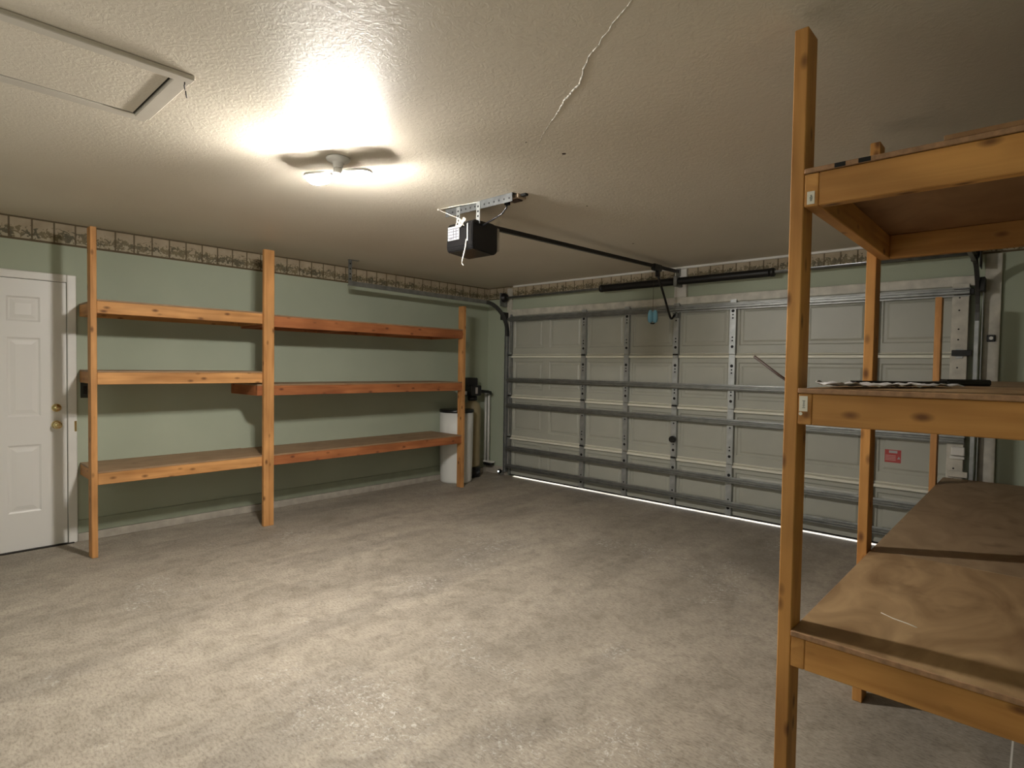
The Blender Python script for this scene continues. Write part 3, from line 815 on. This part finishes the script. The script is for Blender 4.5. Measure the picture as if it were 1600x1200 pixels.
# ------------------------------------------------------------------ ceiling light
LX, LY = 2.840, 1.556
t = thing('ceiling_light', (LX, LY, H), 'white round ceiling lampholder carrying a lit lamp with two glowing wings', 'ceiling light')
MB().lathe((LX, LY, H-0.001), (0, 0, -1), [(0.058, 0), (0.060, 0.006), (0.055, 0.014), (0.036, 0.022), (0.026, 0.026), (0.024, 0.045), (0.020, 0.048)], seg=32).build('lampholder', M['porcelain'], t)
DIR = Vector((0.885, 0.465, 0)).normalized(); SIDE = Vector((0.465, -0.885, 0)).normalized()
MB().lathe((LX, LY, H-0.0495), (0, 0, -1), [(0.017, 0), (0.022, 0.004), (0.023, 0.040), (0.016, 0.060), (0.010, 0.070), (0.003, 0.074)], seg=24).build('screw_socket', M['porcelain'], t)
TILT = math.radians(3)
def wing_frame(sg):
    c = Vector((LX, LY, H-0.086))+DIR*sg*0.108
    u = DIR*sg; n = (Vector((0, 0, -1))*math.cos(TILT)+SIDE*math.sin(TILT)).normalized()
    v = n.cross(u).normalized()
    return c, u, v, n
def oval(mb, c, u, v, n, rings, seg=40, mi=0):
    """stack of superellipse rings: (a, b, h along n)"""
    R = []
    for a, b, h in rings:
        row = []
        for k in range(seg):
            th = 2*PI*k/seg; ct, st = math.cos(th), math.sin(th)
            row.append(mb.bm.verts.new(c+u*(a*math.copysign(abs(ct)**0.72, ct))+v*(b*math.copysign(abs(st)**0.72, st))+n*h))
        R.append(row)
    for A, Bq in zip(R, R[1:]):
        for k in range(seg):
            j2 = (k+1) % seg
            f = mb.bm.faces.new((A[k], A[j2], Bq[j2], Bq[k])); f.smooth = True; f.material_index = mi
    mb.bm.faces.new(R[0][::-1]); mb.bm.faces.new(R[-1])
for sg in (1, -1):
    c, u, v, n = wing_frame(sg)
    mb = MB(); oval(mb, c, u, v, n, [(0.066, 0.034, -0.016), (0.077, 0.044, -0.013), (0.080, 0.047, 0.003), (0.078, 0.045, 0.003), (0.076, 0.043, -0.001)])
    mb.cyl(c-u*0.081-n*0.008, c-u*0.100-n*0.004, 0.009, 0.009, seg=12)
    wg = mb.build('light_wing', M['porcelain'], t)
    mb = MB(); oval(mb, c, u, v, n, [(0.0720, 0.0400, -0.0005), (0.0710, 0.0390, 0.004), (0.062, 0.033, 0.018), (0.046, 0.023, 0.031), (0.018, 0.009, 0.038)])
    mb.build('glowing_lens', M['bulb'], wg)

# ------------------------------------------------------------------ attic hatch
t = thing('attic_hatch', (2.9, 0.05, H), 'off-white attic access hatch with a flat trim frame in the ceiling', 'hatch')
X0, X1, Y0, Y1 = 2.595, 3.190, -0.60, 0.775
fr = 0.055; zf = H-0.014
f = MB()
f.box(X0, X0+0.062, Y0, Y1, H-0.005, H-0.0005, 0.002)
f.box(X1-0.05, X1, Y0, Y1, zf-0.004, H-0.0005, 0.003)
f.box(X0+0.0625, X1-0.0505, Y1-fr, Y1, zf, H-0.0005, 0.003)
f.box(X0+0.0625, X1-0.0505, Y0, Y0+fr, zf, H-0.0005, 0.003)
f.build('hatch_frame', M['hatch'], t)
MB().box(X0+0.0625, X1-0.0505, Y0+fr+0.001, Y1-fr-0.001, H-0.0012, H-0.0004).build('seam', M['seam'], t)
MB().box(X0+0.081, X1-0.060, Y0+fr+0.012, Y1-fr-0.011, H-0.0075, H-0.0014, 0.001).build('hatch_panel', M['ceiling'], t)
t = tag(MB().tube([(3.150, 0.752, zf-0.0005), (3.150, 0.752, zf-0.012), (3.158, 0.748, zf-0.020), (3.152, 0.752, zf-0.030), (3.138, 0.760, zf-0.036), (3.132, 0.764, zf-0.046), (3.142, 0.762, zf-0.054), (3.158, 0.754, zf-0.050), (3.164, 0.751, zf-0.040)], 0.0022, 8).build('ceiling_hook', M['black_metal']), 'small dark wire hook on the corner of the attic hatch frame', 'hook')

# ------------------------------------------------------------------ water softener in the corner
bx, by = 0.214, 4.735
t = thing('brine_tank', (bx, by, 0), 'tall white round tank with a black lid behind the last left shelf post', 'tank')
MB().lathe((bx, by, 0.0), (0, 0, 1), [(0.180, 0), (0.190, 0.008), (0.192, 0.03), (0.200, 0.30), (0.203, 0.60), (0.204, 0.845)], seg=48).build('tank_body', M['poly'], t)
MB().lathe((bx, by, 0.8455), (0, 0, 1), [(0.207, 0), (0.211, 0.004), (0.211, 0.026), (0.204, 0.036), (0.150, 0.040), (0.02, 0.042)], seg=48).build('tank_lid', M['black'], t)
rx, ry = 0.122, 5.08
t = thing('resin_tank', (rx, ry, 0), 'slender tan softener tank with a black valve head in the far left corner', 'tank')
MB().lathe((rx, ry, 0.0), (0, 0, 1), [(0.115, 0), (0.118, 0.01), (0.118, 0.11), (0.106, 0.13)], seg=32).build('tank_base', M['black'], t)
MB().lathe((rx, ry, 0.1305), (0, 0, 1), [(0.100, 0), (0.108, 0.02), (0.108, 0.75), (0.095, 0.80), (0.055, 0.835), (0.045, 0.84)], seg=32).build('tank_body', M['tan'], t)
vh = MB().lathe((rx, ry, 0.971), (0, 0, 1), [(0.055, 0), (0.062, 0.01), (0.062, 0.05), (0.05, 0.055)], seg=24)
vh.box(rx-0.10, rx+0.085, ry-0.095, ry+0.085, 1.03, 1.165, 0.014, seg=2)
vh.box(rx-0.11, rx+0.045, ry-0.105, ry+0.060, 1.150, 1.262, 0.016, seg=2)
vh = vh.build('valve_head', M['black'], t)
MB().box(rx+0.0856, rx+0.092, ry-0.030, ry+0.010, 1.06, 1.14, 0.003).build('display', M['grey'], vh)
MB().box(rx-0.03, rx+0.005, ry-0.102, ry-0.0955, 1.04, 1.09, 0.003).build('dial', M['grey'], vh)
MB().tube([(rx+0.06, ry+0.0855, 1.09), (rx+0.06, ry+0.15, 1.085), (rx+0.05, 5.30, 1.08), (0.165, 5.36, 1.07), (0.15, 5.385, 1.05)], 0.020, 10).build('bypass_hose', M['black'], t)
t = thing('water_pipe', (0.075, 5.42, 0.10), 'pair of upright white water pipes on the corner pier beside the tan tank', 'pipe')
for x in (0.032, 0.088):
    MB().tube([(x, 5.413, 0.162), (x, 5.413, 0.6), (x, 5.413, 1.055)], 0.0165, 14).build('pipe', M['pvc'], t)
    MB().lathe((x, 5.413, 1.0555), (0, 0, 1), [(0.021, 0), (0.021, 0.03), (0.012, 0.034)], seg=16).build('pipe_cap', M['pvc'], t)
MB().box(0.005, 0.190, 5.380, 5.446, 0.140, 0.1615, 0.005).build('pipe_bracket', M['pvc'], t)
MB().box(0.030, 0.175, 5.375, 5.446, 0.101, 0.139, 0.008).build('pipe_base', M['black'], t)

# safety sensor near the floor, left of the door
t = thing('door_sensor', (0.405, 5.33, 0.0), 'small black safety sensor with a lit dot at the foot of the left track', 'sensor')
MB().box(0.330, 0.365, 5.345, 5.385, 0.030, 0.085, 0.008, seg=2).build('sensor_body', M['black'], t)
MB().cyl((0.348, 5.3445, 0.060), (0.348, 5.340, 0.060), 0.008, seg=14).build('sensor_light', M['led'], t)
MB().box(0.342, 0.352, 5.3855, 5.444, 0.0, 0.070, 0.002).build('sensor_bracket', M['galv_dull'], t)
# round fitting on the right casing board
t = thing('jamb_button', (5.19, YD-0.03, 1.67), 'small black fitting with a pale centre on the right casing board', 'button')
MB().box(5.163, 5.212, YD-0.046, YD-0.0305, 1.642, 1.692, 0.006, seg=2).build('button_base', M['black'], t)
MB().cyl((5.188, YD-0.0465, 1.668), (5.188, YD-0.052, 1.668), 0.012, seg=16).build('button_cap', M['white'], t)
# pale joint in the slab under the right shelving
MB().box(5.432, 5.438, 1.9, 5.3, -0.001, 0.0006).build('slab_joint', M['gouge'], bpy.data.objects['floor'])

# ------------------------------------------------------------------ light from outside
wd = bpy.data.worlds.new('World'); scene.world = wd; wd.use_nodes = True
nt = wd.node_tree
bg = nt.nodes['Background']
bg.inputs['Color'].default_value = (1.0, 0.98, 0.95, 1); bg.inputs['Strength'].default_value = 1.5   # bright overcast sky
pl = bpy.data.lights.new('added_window_portal', 'AREA'); pl.shape = 'RECTANGLE'; pl.size = WX1-WX0; pl.size_y = WZ1-WZ0  # sampling portal for the opening added behind the camera as fill
pl.cycles.is_portal = True
po = bpy.data.objects.new('added_window_portal', pl); COL.objects.link(po)
po.location = ((WX0+WX1)/2, YB-0.2, (WZ0+WZ1)/2); po.rotation_euler = (PI/2, 0, 0)
sd = bpy.data.lights.new('sun', 'SUN'); sd.energy = 12; sd.angle = 0.01
so = bpy.data.objects.new('sun', sd); COL.objects.link(so)
so.rotation_euler = Vector((0.3, 0.62, 0.7)).to_track_quat('Z', 'Y').to_euler(); so.location = (3, 8, 6)

# ------------------------------------------------------------------ camera
cd = bpy.data.cameras.new('camera'); cam = bpy.data.objects.new('camera', cd); COL.objects.link(cam)
R3 = Matrix(((0.73551883, -0.03145804, 0.67677355), (0.67732862, 0.01139736, -0.7355923), (0.01542686, 0.99944009, 0.0296904)))
q = R3.to_quaternion()
cam.matrix_world = Matrix.Translation((5.48, 0.0, 1.407)) @ q.to_matrix().to_4x4()
cd.sensor_width = 36; cd.lens = 903.568/1600*36; cd.clip_start = 0.02
scene.camera = cam
scene.view_settings.view_transform = 'Standard'
scene.view_settings.look = 'None'
scene.view_settings.exposure = 0.22
scene.view_settings.gamma = 1.0
